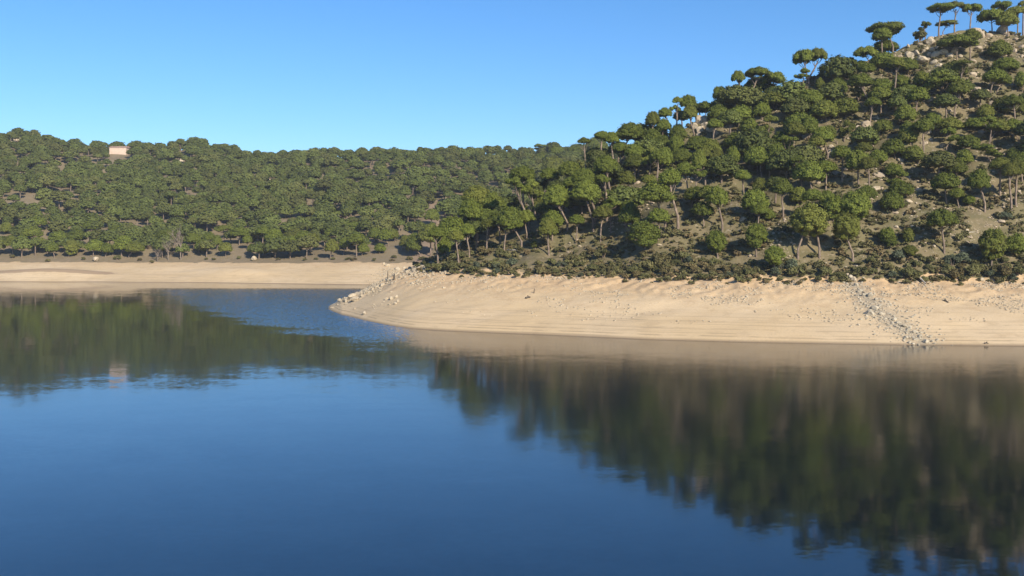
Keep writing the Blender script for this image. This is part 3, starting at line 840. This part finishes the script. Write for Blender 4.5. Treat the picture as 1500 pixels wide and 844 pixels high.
def scrub():
    rng = np.random.default_rng(31)
    protos = [crown_arrays('bush', 600+k, 90, .13, True, ICO1, .8) for k in range(4)]
    V, FQ, FT, tint, o, n = [], [], [], [], 0, 0
    for _ in range(60000):
        if n >= 6500: break
        px = rng.uniform(610, 1530); y = rng.uniform(176, 275)
        z, isn, tn, sn, hh, tf, sf = (q.item() for q in land(np.array(px), np.array(y)))
        if not isn or tn < .86 or sn >= 1 or hh < .5: continue
        if tn < 1 and rng.random() > .35*((tn-.86)/.14)**2: continue
        x = (px-750)/F*y
        if vnoise(np.array(x/7), np.array(y/6), 95).item() < -.32 and sn > .08: continue
        if rng.random() > (1.0 if sn < .25 else .6): continue
        v, fs, a, L = protos[n % 4]
        W = .35+1.5*rng.random()**1.8; h = W*rng.uniform(.4, .85)
        th = rng.uniform(0, 6.283); c, s = math.cos(th), math.sin(th)
        V.append(np.stack([(v[:, 0]*c-v[:, 1]*s)*W, (v[:, 0]*s+v[:, 1]*c)*W, v[:, 2]*h/a], -1) + (x, y, z-.05))
        FQ.append(fs[0]+o); FT.append(fs[1]+o); o += len(v); tint.append(np.full(len(v), rng.random())); n += 1
    me = np_mesh('undergrowth', np.concatenate(V), [np.concatenate(FQ), np.concatenate(FT)], [SCRUB], attrs={'tint': np.concatenate(tint)})
    tag(link('undergrowth', me), 'low olive brown scrub covering the near slope', kind='stuff')
scrub()

# ------------------------------------------------------------------ rocks
def rock_arrays(seed, sub=ICO2, amp=.24):
    rng = np.random.default_rng(seed)
    V = sub[0].copy()
    for _ in range(9):                                # split faces: push flat planes into the ball
        d = rng.normal(size=3); d /= np.linalg.norm(d)
        lim = rng.uniform(.55, .85)
        t = V@d; V = V - np.maximum(t-lim, 0)[:, None]*d*.9
    V *= (1+amp*.25*rng.normal(size=(len(V), 1)))
    V *= np.array([rng.uniform(.85, 1.25), rng.uniform(.8, 1.1), rng.uniform(.65, 1.0)])
    V /= np.abs(V[:, 0]).max()*2
    return V, sub[1]
ROCKS = {m: [np_mesh('boulder', *rock_arrays(700+k+sd), [mat]) for k in range(6)] for m, mat, sd in (('tan', GRANITE, 0), ('pale', PALEROCK, 20), ('grey', GREYROCK, 40))}
rock_items = []
def boulder(px, py, wpx, mat, lab, group, hf=1.0, lift=0.0, own=False):
    x, y, z = drop(px, py)
    r = random.Random(int(px*31+py*17))
    W = wpx*y/F
    o = link('boulder', r.choice(ROCKS[mat]))
    W *= r.uniform(.7, 1.25)
    o.location = (x, y, z+W*(.06+lift)*hf); o.scale = (W, W*.9, W*hf*1.15); o.rotation_euler = (r.uniform(-.3, .3), r.uniform(-.3, .3), r.uniform(0, 6.283))
    tag(o, lab if own else 'x', 'boulder', group)
    if not own: rock_items.append([o, lab, px])
def t9(x, y): return 1320+x/5.63, y/5.63
for x, y, w, h in ((60, 385, 36, 1.3), (65, 455, 66, .9), (130, 450, 70, 1.3), (205, 405, 36, 1), (235, 350, 62, .9), (185, 425, 30, 1.1), (255, 415, 48, 1.1), (300, 450, 60, .9), (180, 505, 95, .7), (265, 465, 40, 1), (100, 485, 36, .9),
                   (440, 430, 60, 1.2), (350, 440, 70, .9), (230, 455, 34, 1), (270, 520, 50, .9), (310, 545, 46, 1), (150, 480, 44, .8), (215, 490, 50, .8), (240, 320, 46, .8), (300, 390, 44, 1), (400, 460, 50, .8), (490, 470, 44, .8), (270, 350, 40, 1), (330, 500, 40, .9), (20, 420, 40, .8), (165, 375, 34, .9)):
    px, py = t9(x, y)
    sz = 'big' if w > 58 else 'small' if w < 40 else 'medium'
    sh = 'upright' if h > 1.05 else 'squat' if h < .85 else 'blocky'
    boulder(px, py+w/5.63*.2, w/5.63*1.3, 'pale' if int(x+y) % 5 == 0 else 'tan', f"{sz} {sh} weathered boulder heaped " + ('high' if y < 400 else 'halfway up' if y < 470 else 'low') + ' in the hilltop outcrop', 'boulders of the hilltop outcrop', h, .12)
for x, y, w, h in ((600, 275, 120, .6), (660, 300, 60, .8), (830, 260, 90, .9), (860, 285, 60, .7), (720, 300, 50, .8), (930, 430, 40, 1.4), (1000, 470, 40, 1), (590, 520, 50, 1), (640, 410, 70, .8), (590, 620, 50, .8), (540, 740, 70, .8), (620, 770, 80, .7), (700, 760, 50, .8), (950, 330, 50, .7), (985, 400, 60, .8), (430, 810, 50, .8), (120, 820, 60, .6), (240, 830, 70, .6)):
    px, py = t9(x, y); boulder(px, py, w/5.63*1.25, 'tan', ('broad' if w > 65 else 'small') + ' tan boulder ' + where(px, py, [(1425, 45, 'hilltop umbrella pines'), (1435, 95, 'dark rock cleft'), (1420, 135, 'wide pines under the summit'), (1490, 70, 'summit')]), 'boulders near the summit', h)
for t, x, y, w, h in ((4, 205, 455, 60, 1.2), (4, 215, 525, 60, 1.4), (4, 255, 490, 60, 1.1), (4, 290, 515, 55, .9), (4, 205, 560, 50, 1), (4, 320, 540, 40, 1), (4, 180, 500, 40, 1.2), (4, 240, 450, 50, 1), (4, 940, 565, 50, 1), (4, 845, 595, 34, .8), (4, 520, 810, 54, 1), (4, 800, 810, 70, .7), (4, 860, 830, 34, .8),
                      (4, 1110, 670, 60, .8), (4, 1020, 660, 70, .6), (4, 720, 785, 26, 1), (4, 1000, 720, 60, .8), (7, 215, 425, 80, .8), (7, 290, 425, 46, .9), (7, 320, 385, 66, .8), (7, 205, 378, 70, .6), (7, 10, 290, 50, 1), (7, 130, 495, 40, 1), (7, 85, 470, 30, .8), (7, 550, 720, 100, .5), (7, 455, 715, 40, .7),
                      (7, 620, 715, 50, .6), (7, 780, 480, 36, .8), (7, 850, 465, 46, .7), (7, 790, 505, 30, .8), (7, 975, 340, 50, 1), (7, 1000, 250, 50, .8), (7, 430, 205, 34, .9), (7, 500, 190, 60, .7), (7, 350, 550, 60, .6), (7, 270, 600, 70, .5), (7, 600, 600, 90, .5), (7, 100, 665, 40, .7), (7, 180, 605, 40, .7), (7, 930, 725, 60, .5),
                      (10, 230, 340, 50, .8), (10, 290, 330, 60, .7), (10, 200, 450, 46, .8), (10, 240, 420, 46, .8), (10, 340, 470, 36, .7), (10, 415, 470, 30, .8), (10, 785, 360, 50, .7), (10, 660, 365, 40, .9), (10, 590, 350, 40, .7), (10, 900, 385, 46, .6), (10, 850, 175, 60, .7), (10, 800, 190, 50, .8), (10, 750, 130, 40, 1), (10, 405, 185, 40, .8),
                      (11, 540, 385, 56, .9), (11, 830, 310, 60, .6), (11, 720, 205, 40, .6), (11, 110, 350, 40, .7), (11, 420, 745, 50, .8), (11, 370, 735, 40, .8), (11, 660, 790, 60, .8), (11, 620, 740, 40, .8), (8, 345, 745, 50, 1), (8, 400, 790, 46, .8), (8, 890, 350, 40, .7), (8, 750, 355, 50, .6), (8, 855, 140, 50, .6), (8, 740, 235, 60, .5),
                      (3, 595, 380, 34, .7), (3, 725, 130, 30, .8), (3, 770, 120, 34, .8), (3, 875, 555, 40, .6), (3, 325, 563, 26, .6), (5, 515, 380, 50, .7), (5, 495, 390, 30, .7), (5, 720, 475, 30, .8)):
    ox, oy, s = TILES[t]; px, py = ox+x/s, oy+y/s
    boulder(px, py+1, w/s*(1.45 if t in (4, 7) else 1.2), 'pale' if t in (4, 7, 3, 5, 8, 11) and (x+y) % 3 else 'tan', ('broad' if w > 58 else 'small' if w < 38 else 'mid sized') + (' pale' if t in (4, 7, 3, 5, 8, 11) and (x+y) % 3 else ' tan') + ' boulder ' + where(px, py, LANDMARKS_NEAR), 'boulders on the near hill', h)
def r7(x, y): return 1100+x/3.75, 380+y/3.75
for x, y, w, h in ((530, 80, 24, .8), (548, 100, 30, .8), (570, 118, 34, .7), (578, 145, 30, .8), (600, 175, 30, .8), (625, 195, 34, .9), (655, 200, 34, .8), (690, 220, 40, .7), (625, 245, 34, .7), (680, 270, 80, .6), (655, 300, 70, .5), (720, 300, 50, .6), (705, 255, 36, .7), (760, 300, 30, .7), (740, 325, 34, .6), (790, 330, 36, .6), (810, 350, 40, .5), (840, 365, 40, .5),
                   (870, 385, 40, .5), (900, 400, 40, .6), (985, 425, 44, .8), (960, 455, 60, .6), (905, 440, 44, .6), (870, 455, 40, .6), (930, 425, 40, .7), (995, 450, 30, .9), (850, 430, 36, .6), (890, 462, 34, .5), (940, 400, 34, .5), (605, 330, 30, .5), (590, 360, 22, .6), (635, 310, 30, .6)):
    px, py = r7(x, y)
    boulder(px, py+1, w/3.75*.95, 'grey', ('broad' if w > 42 else 'small' if w < 32 else 'rough') + ' grey rock ' + ('at the water end' if y > 410 else 'midway' if y > 235 else 'at the head') + ' of the beach gully', 'rocks of the beach gully', h*1.15)
def r8(x, y): return 480+x/3.75, 360+y/3.75
for x, y, w, h, l in ((65, 305, 34, .8, 'rounded white boulder furthest out in the water off the point'), (97, 308, 40, .7, 'white boulder in the water, middle of three off the point'), (135, 287, 46, .8, 'larger white boulder in the water nearest the point'), (150, 303, 44, .6, 'low wet boulder at the water edge of the point'), (203, 375, 28, .9, 'small white boulder alone on the low tip of the sand')):
    boulder(*r8(x, y), w/3.75*1.05, 'pale', l, 'boulders at the sandy point', h, .15, own=True)
for x, y, w, h in ((322, 292, 44, .9), (350, 290, 50, .9), (376, 282, 40, 1.3), (370, 318, 44, .9), (340, 322, 40, .7), (385, 305, 34, 1), (310, 305, 30, .6), (330, 108, 50, .8), (350, 128, 40, .8), (310, 100, 40, 1), (385, 130, 60, .8), (420, 120, 50, .7), (370, 160, 50, .7), (340, 190, 50, .7), (300, 215, 50, .6), (270, 225, 50, .5), (245, 240, 44, .5), (220, 255, 40, .5), (190, 275, 40, .5), (440, 140, 40, .7), (400, 170, 40, .6), (460, 155, 40, .5), (290, 245, 36, .5), (350, 250, 34, .5), (870, 200, 44, .5), (640, 230, 30, .6), (1270, 180, 60, .6)):
    px, py = r8(x, y)
    boulder(px, py+1, w/3.75*.66, 'pale', ('broad' if w >= 50 else 'small' if w < 38 else 'jagged') + ' white rock ' + ('in the white ledge on the point' if 300 < x < 390 and 270 < y < 330 else 'on the stony ridge of the point' if x < 480 else 'on the upper near beach'), 'white rocks on the sandy point', h*1.15)
for px, py, w in ((63, 195, 7), (34, 197, 12), (25, 201, 10), (45, 204, 9), (20, 214, 10), (100, 215, 9), (118, 217, 8), (240, 216, 7), (252, 218, 7), (306, 214, 5), (265, 239, 7), (375, 262, 9), (395, 268, 8), (385, 336, 12), (325, 318, 10), (220, 366, 12), (140, 383, 9), (372, 382, 8)):
    boulder(px, py, w*1.2, 'pale', 'pale rock showing among the far trees ' + where(px, py, LANDMARKS_FAR), 'rocks on the far hill', .8, .3)
settle(rock_items)

def stones(name, label, pts, mat, zs):
    rng = np.random.default_rng(len(pts))
    prot = [rock_arrays(800+k, ICO1, .3) for k in range(5)]
    V, Fc, o = [], [], 0
    for n, (x, y, w) in enumerate(pts):
        v, f = prot[n % 5]
        th = rng.uniform(0, 6.283); c, s = math.cos(th), math.sin(th)
        V.append(np.stack([(v[:, 0]*c-v[:, 1]*s)*w, (v[:, 0]*s+v[:, 1]*c)*w, v[:, 2]*w*.75], -1) + (x, y, zs[n]+w*.1))
        Fc.append(f+o); o += len(v)
    tag(link(name, np_mesh(name, np.concatenate(V), np.concatenate(Fc), [mat])), label, kind='stuff')
def scatter_stones():
    rng = np.random.default_rng(5)
    # upper beach
    px = rng.uniform(545, 1530, 22000); t = rng.beta(3.0, 1.3, 22000)
    D = np.interp(px, *T_DS) + t*(np.interp(px, *T_DB)-np.interp(px, *T_DS))
    X = (px-750)/F*D
    m = (vnoise(X/6, D/5, 97) + .6*vnoise(X/2, D/2, 98) > .15) & (t > .22)
    X, D, px = X[m], D[m], px[m]
    w = .11 + .42*rng.random(len(X))**4
    stones('scattered_stones', 'pale stones littering the upper near beach', list(zip(X, D, w)), PALEROCK, height_xy(X, D))
    # ridge of the point
    a = [drop(r.uniform(0, 1)*0 + p, q)[:2] for p, q in ((524, 434), (545, 420), (562, 408), (575, 396), (600, 398), (640, 402))]
    n = 3600; k = rng.integers(0, len(a)-1, n); f = rng.random(n)
    A = np.array(a); P = A[k]*(1-f)[:, None] + A[k+1]*f[:, None] + rng.normal(size=(n, 2))*np.array([2.6, 4.2])
    P = P[height_xy(P[:, 0], P[:, 1]) > .05]
    stones('stony_rubble', 'white rubble along the stony ridge of the point', [(x, y, .14+.75*rng.random()**4) for x, y in P], PALEROCK, height_xy(P[:, 0], P[:, 1]))
    # gully
    A = np.array(GULLY); n = 1300; k = rng.integers(0, len(A)-1, n); f = rng.random(n)
    P = A[k]*(1-f)[:, None] + A[k+1]*f[:, None] + rng.normal(size=(n, 2))*np.array([2.3, 2.3])
    stones('gully_rubble', 'grey rubble lying down the beach gully', [(x, y, .10+.5*rng.random()**3) for x, y in P], GREYROCK, height_xy(P[:, 0], P[:, 1]))
    # hillside
    px = rng.uniform(820, 1530, 12000); s = rng.random(12000)
    D = np.interp(px, *T_DB) + s*(np.interp(px, *T_DR)-np.interp(px, *T_DB)); X = (px-750)/F*D
    m = vnoise(X/9, D/8, 99) + .5*vnoise(X/3, D/3, 94) + .5*s + (px-1100)/900 > .42
    X, D = X[m], D[m]
    w = .15 + .75*rng.random(len(X))**3
    stones('hillside_rubble', 'tan rocks strewn over the near hillside', list(zip(X, D, w)), GRANITE, height_xy(X, D))
scatter_stones()

# ------------------------------------------------------------------ bare trees, logs, posts
def twig_tree(H, seed, spread, depth=4):
    rng = random.Random(seed); tr, br = [], []
    def grow(p, d, l, rad, lev):
        q = p + d*l
        mid = p + d*l*.5 + Vector((rng.uniform(-.06, .06)*l, rng.uniform(-.06, .06)*l, 0))
        (tr if lev == 0 else br).append(tube([p, mid, q], [rad, rad*.85, rad*.65], 6 if lev < 2 else 4))
        if lev >= depth: return
        for k in range(3 if lev else 6):
            nd = (d + Vector((rng.uniform(-1, 1), rng.uniform(-1, 1), rng.uniform(-.1, .6)))*spread).normalized()
            grow(p + d*l*rng.uniform(.45, 1.0), nd, l*rng.uniform(.55, .8), rad*.55, lev+1)
    grow(Vector((0, 0, -.2)), Vector((0, 0, 1)), H*.42, H*.018+.03, 0)
    return join(tr), join(br)
def bare(px, py, hpx, seed, spread, lab):
    x, y, z = drop(px, py)
    root = tag(link('bare_tree', None), lab, 'tree', 'leafless trees'); root.location = (x, y, z)
    t, b = twig_tree(hpx*y/F, seed, spread)
    link('trunk', np_mesh('bare_trunk', *t, [DEADWOOD], True), root); link('branches', np_mesh('bare_branches', *b, [DEADWOOD], True), root)
bare(265, 381, 48, 3, .75, 'tall leafless pale grey tree at the edge of the far beach')
bare(247, 381, 34, 4, .9, 'lower leafless brown tree beside the tall grey one')
bare(1205, 112, 20, 6, 1.1, 'round leafless grey tree on the skyline by the lone pine')
bare(231, 384, 22, 9, 1.0, 'spreading leafless bush at the edge of the far beach')

def log(name, a, b, rad, mat, lab, cat, branches=()):
    (x0, y0, z0), (x1, y1, z1) = drop(*a), drop(*b)
    A, B = np.array([x0, y0, z0+rad*.7]), np.array([x1, y1, z1+rad*.7])
    M = (A+B)/2 + np.array([.05, .1, .12])
    parts = [tube([A, M, B], [rad, rad*.9, rad*.55], 8)]
    for f, v in branches:
        p = A*(1-f)+B*f; parts.append(tube([p, p+np.array(v)], [rad*.5, rad*.25], 6))
    V, Q = join(parts)
    o = link(name, np_mesh(name, V-A, Q, [mat], True)); o.location = A
    tag(o, lab, cat)
log('fallen_log', (1340, 404), (1356, 417), .22, PALEWOOD, 'bleached fallen log lying down the top of the near beach', 'log', [(.3, (.4, 0, .5)), (.6, (-.3, -.2, .5))])
log('fallen_branch', (1398, 346), (1428, 341), .13, PALEWOOD, 'pale fallen branch lying beside the leaning white trunked pine', 'branch', [(.5, (.5, 0, .5))])
log('fallen_log', (743, 367), (764, 370), .14, PALEWOOD, 'grey fallen trunk on the slope above the near beach', 'log', [(.4, (.4, .1, .4))])
log('driftwood', (770, 438), (777, 437), .2, DARKWOOD, 'dark driftwood lump lying on the smooth near sand', 'driftwood', [(.3, (.2, 0, .5)), (.6, (-.2, 0, .4))])
log('driftwood_branch', (1442, 504), (1448, 504), .09, DARKWOOD, 'dark twisted branch at the water edge of the near beach', 'driftwood', [(.5, (.1, 0, .4)), (.3, (-.2, 0, .25))])
log('stick', (1382, 441), (1389, 444), .12, DARKWOOD, 'short dark stick on the sand right of the rock gully', 'driftwood', [(.3, (.1, 0, .5))])
def post(name, px, py, hpx, rad, lean, lab, cat):
    x, y, z = drop(px, py); H = hpx*y/F
    parts = [tube([(0, 0, -.3), (lean*.5, 0, H*.5), (lean, 0, H), (lean+.02, 0, H+rad*1.2)], [rad, rad*.9, rad*.7, .02], 8)]
    V, Q = join(parts); o = link(name, np_mesh(name, V, Q, [DARKWOOD], True)); o.location = (x, y, z); tag(o, lab, cat)
post('wooden_post', 568, 411, 13, .12, .02, 'thin dark wooden post standing on the stony ridge of the point', 'post')
post('tree_stump', 577, 410, 8, .2, .15, 'dark pointed stump beside the thin post on the point', 'stump')
post('snag', 782, 430, 6, .09, .1, 'little dark upright snag stuck in the near sand', 'snag')

# ------------------------------------------------------------------ the house on the far hill
def box(x0, x1, y0, y1, z0, z1):
    V = np.array([(x, y, z) for z in (z0, z1) for y in (y0, y1) for x in (x0, x1)], float)
    return V, np.array([(0, 2, 3, 1), (4, 5, 7, 6), (0, 1, 5, 4), (2, 6, 7, 3), (0, 4, 6, 2), (1, 3, 7, 5)])
def house(px, py, W, Dp, H, lab, name, roof_h, windows):
    x, y, z = drop(px, py)
    root = tag(link(name, None), lab, 'house'); root.location = (x, y, z)
    link('wall', np_mesh('house_wall', *box(-W/2, W/2, 0, Dp, -1.5, H), [PLASTER if windows else WHITEWASH]), root)
    e = .35
    V = np.array([(-W/2-e, -e, H), (W/2+e, -e, H), (W/2+e, Dp+e, H), (-W/2-e, Dp+e, H), (-W/2-e, -e, H+.15), (W/2+e, -e, H+.15), (W/2+e, Dp+e, H+.15), (-W/2-e, Dp+e, H+.15),
                  (-W/2-e, Dp/2, H+roof_h), (W/2+e, Dp/2, H+roof_h)], float)
    link('roof', np_mesh('house_roof', V, [np.array([(0, 3, 2, 1), (0, 1, 5, 4), (2, 3, 7, 6), (4, 5, 9, 8), (6, 7, 8, 9)]), np.array([(4, 8, 7), (5, 6, 9)]), np.array([(0, 4, 7, 3), (1, 2, 6, 5)])], [ROOFTILE]), root)
    return root
house(172.5, 226, 10.0, 7, 3.9, 'long low cream house on the crest of the far hill', 'house', 1.1, True)
house(197, 231, 2.6, 2.4, 1.5, 'tiny whitewashed hut below and right of the low cream house', 'hut', .4, False)

# ------------------------------------------------------------------ thin winter air over the lake
def haze():
    V, Q = box(-900, 900, -260, 1200, -12, 110)
    m = bpy.data.materials.new('air'); m.use_nodes = True
    nt = m.node_tree; nt.nodes.clear()
    out = nt.nodes.new('ShaderNodeOutputMaterial'); p = nt.nodes.new('ShaderNodeVolumePrincipled')
    p.inputs['Color'].default_value = (.80, .88, 1, 1); p.inputs['Density'].default_value = .00013; p.inputs['Anisotropy'].default_value = 0
    nt.links.new(p.outputs[0], out.inputs['Volume'])
    tag(link('haze', np_mesh('haze', V, Q, [m])), 'faint blue haze over the lake', kind='stuff')
haze()

# ------------------------------------------------------------------ light, sky, camera
w = bpy.data.worlds.new('World'); SC.world = w; w.use_nodes = True
nt = w.node_tree
sky = nt.nodes.new('ShaderNodeTexSky'); sky.sky_type = 'NISHITA'; sky.sun_disc = False
sky.sun_elevation = SUN_EL; sky.sun_rotation = SUN_AZ
sky.air_density = 1.0; sky.dust_density = .6; sky.ozone_density = 7.0; sky.altitude = 700
bg = nt.nodes['Background']; bg.inputs[1].default_value = .118
hs = nt.nodes.new('ShaderNodeHueSaturation'); hs.inputs['Saturation'].default_value = 1.11
nt.links.new(sky.outputs[0], hs.inputs['Color']); nt.links.new(hs.outputs[0], bg.inputs[0])
sun = bpy.data.lights.new('sun', 'SUN'); sun.energy = 5.0; sun.angle = math.radians(.5); sun.color = (1, .90, .74)
so_ = link('sun', sun)
S = Vector((math.sin(SUN_AZ)*math.cos(SUN_EL), math.cos(SUN_AZ)*math.cos(SUN_EL), math.sin(SUN_EL)))
so_.rotation_euler = S.to_track_quat('Z', 'Y').to_euler(); so_.location = (60, -80, 120)

cam = bpy.data.cameras.new('camera'); cam.sensor_fit = 'HORIZONTAL'; cam.sensor_width = 36; cam.lens = 36*F/1500
cam.shift_y = -(422-HY)/1500
cam.clip_end = 6000; cam.clip_start = .5
co = link('camera', cam); co.location = (0, 0, CH); co.rotation_euler = (math.radians(90), 0, 0)
SC.camera = co
SC.view_settings.view_transform = 'Standard'; SC.view_settings.look = 'None'; SC.view_settings.exposure = .42; SC.view_settings.gamma = 1
SC.cycles.max_bounces = 5; SC.cycles.diffuse_bounces = 1; SC.cycles.glossy_bounces = 3
print('pines', len(specs), 'rocks', len(rock_items), 'shrubs', len(shrub_items))
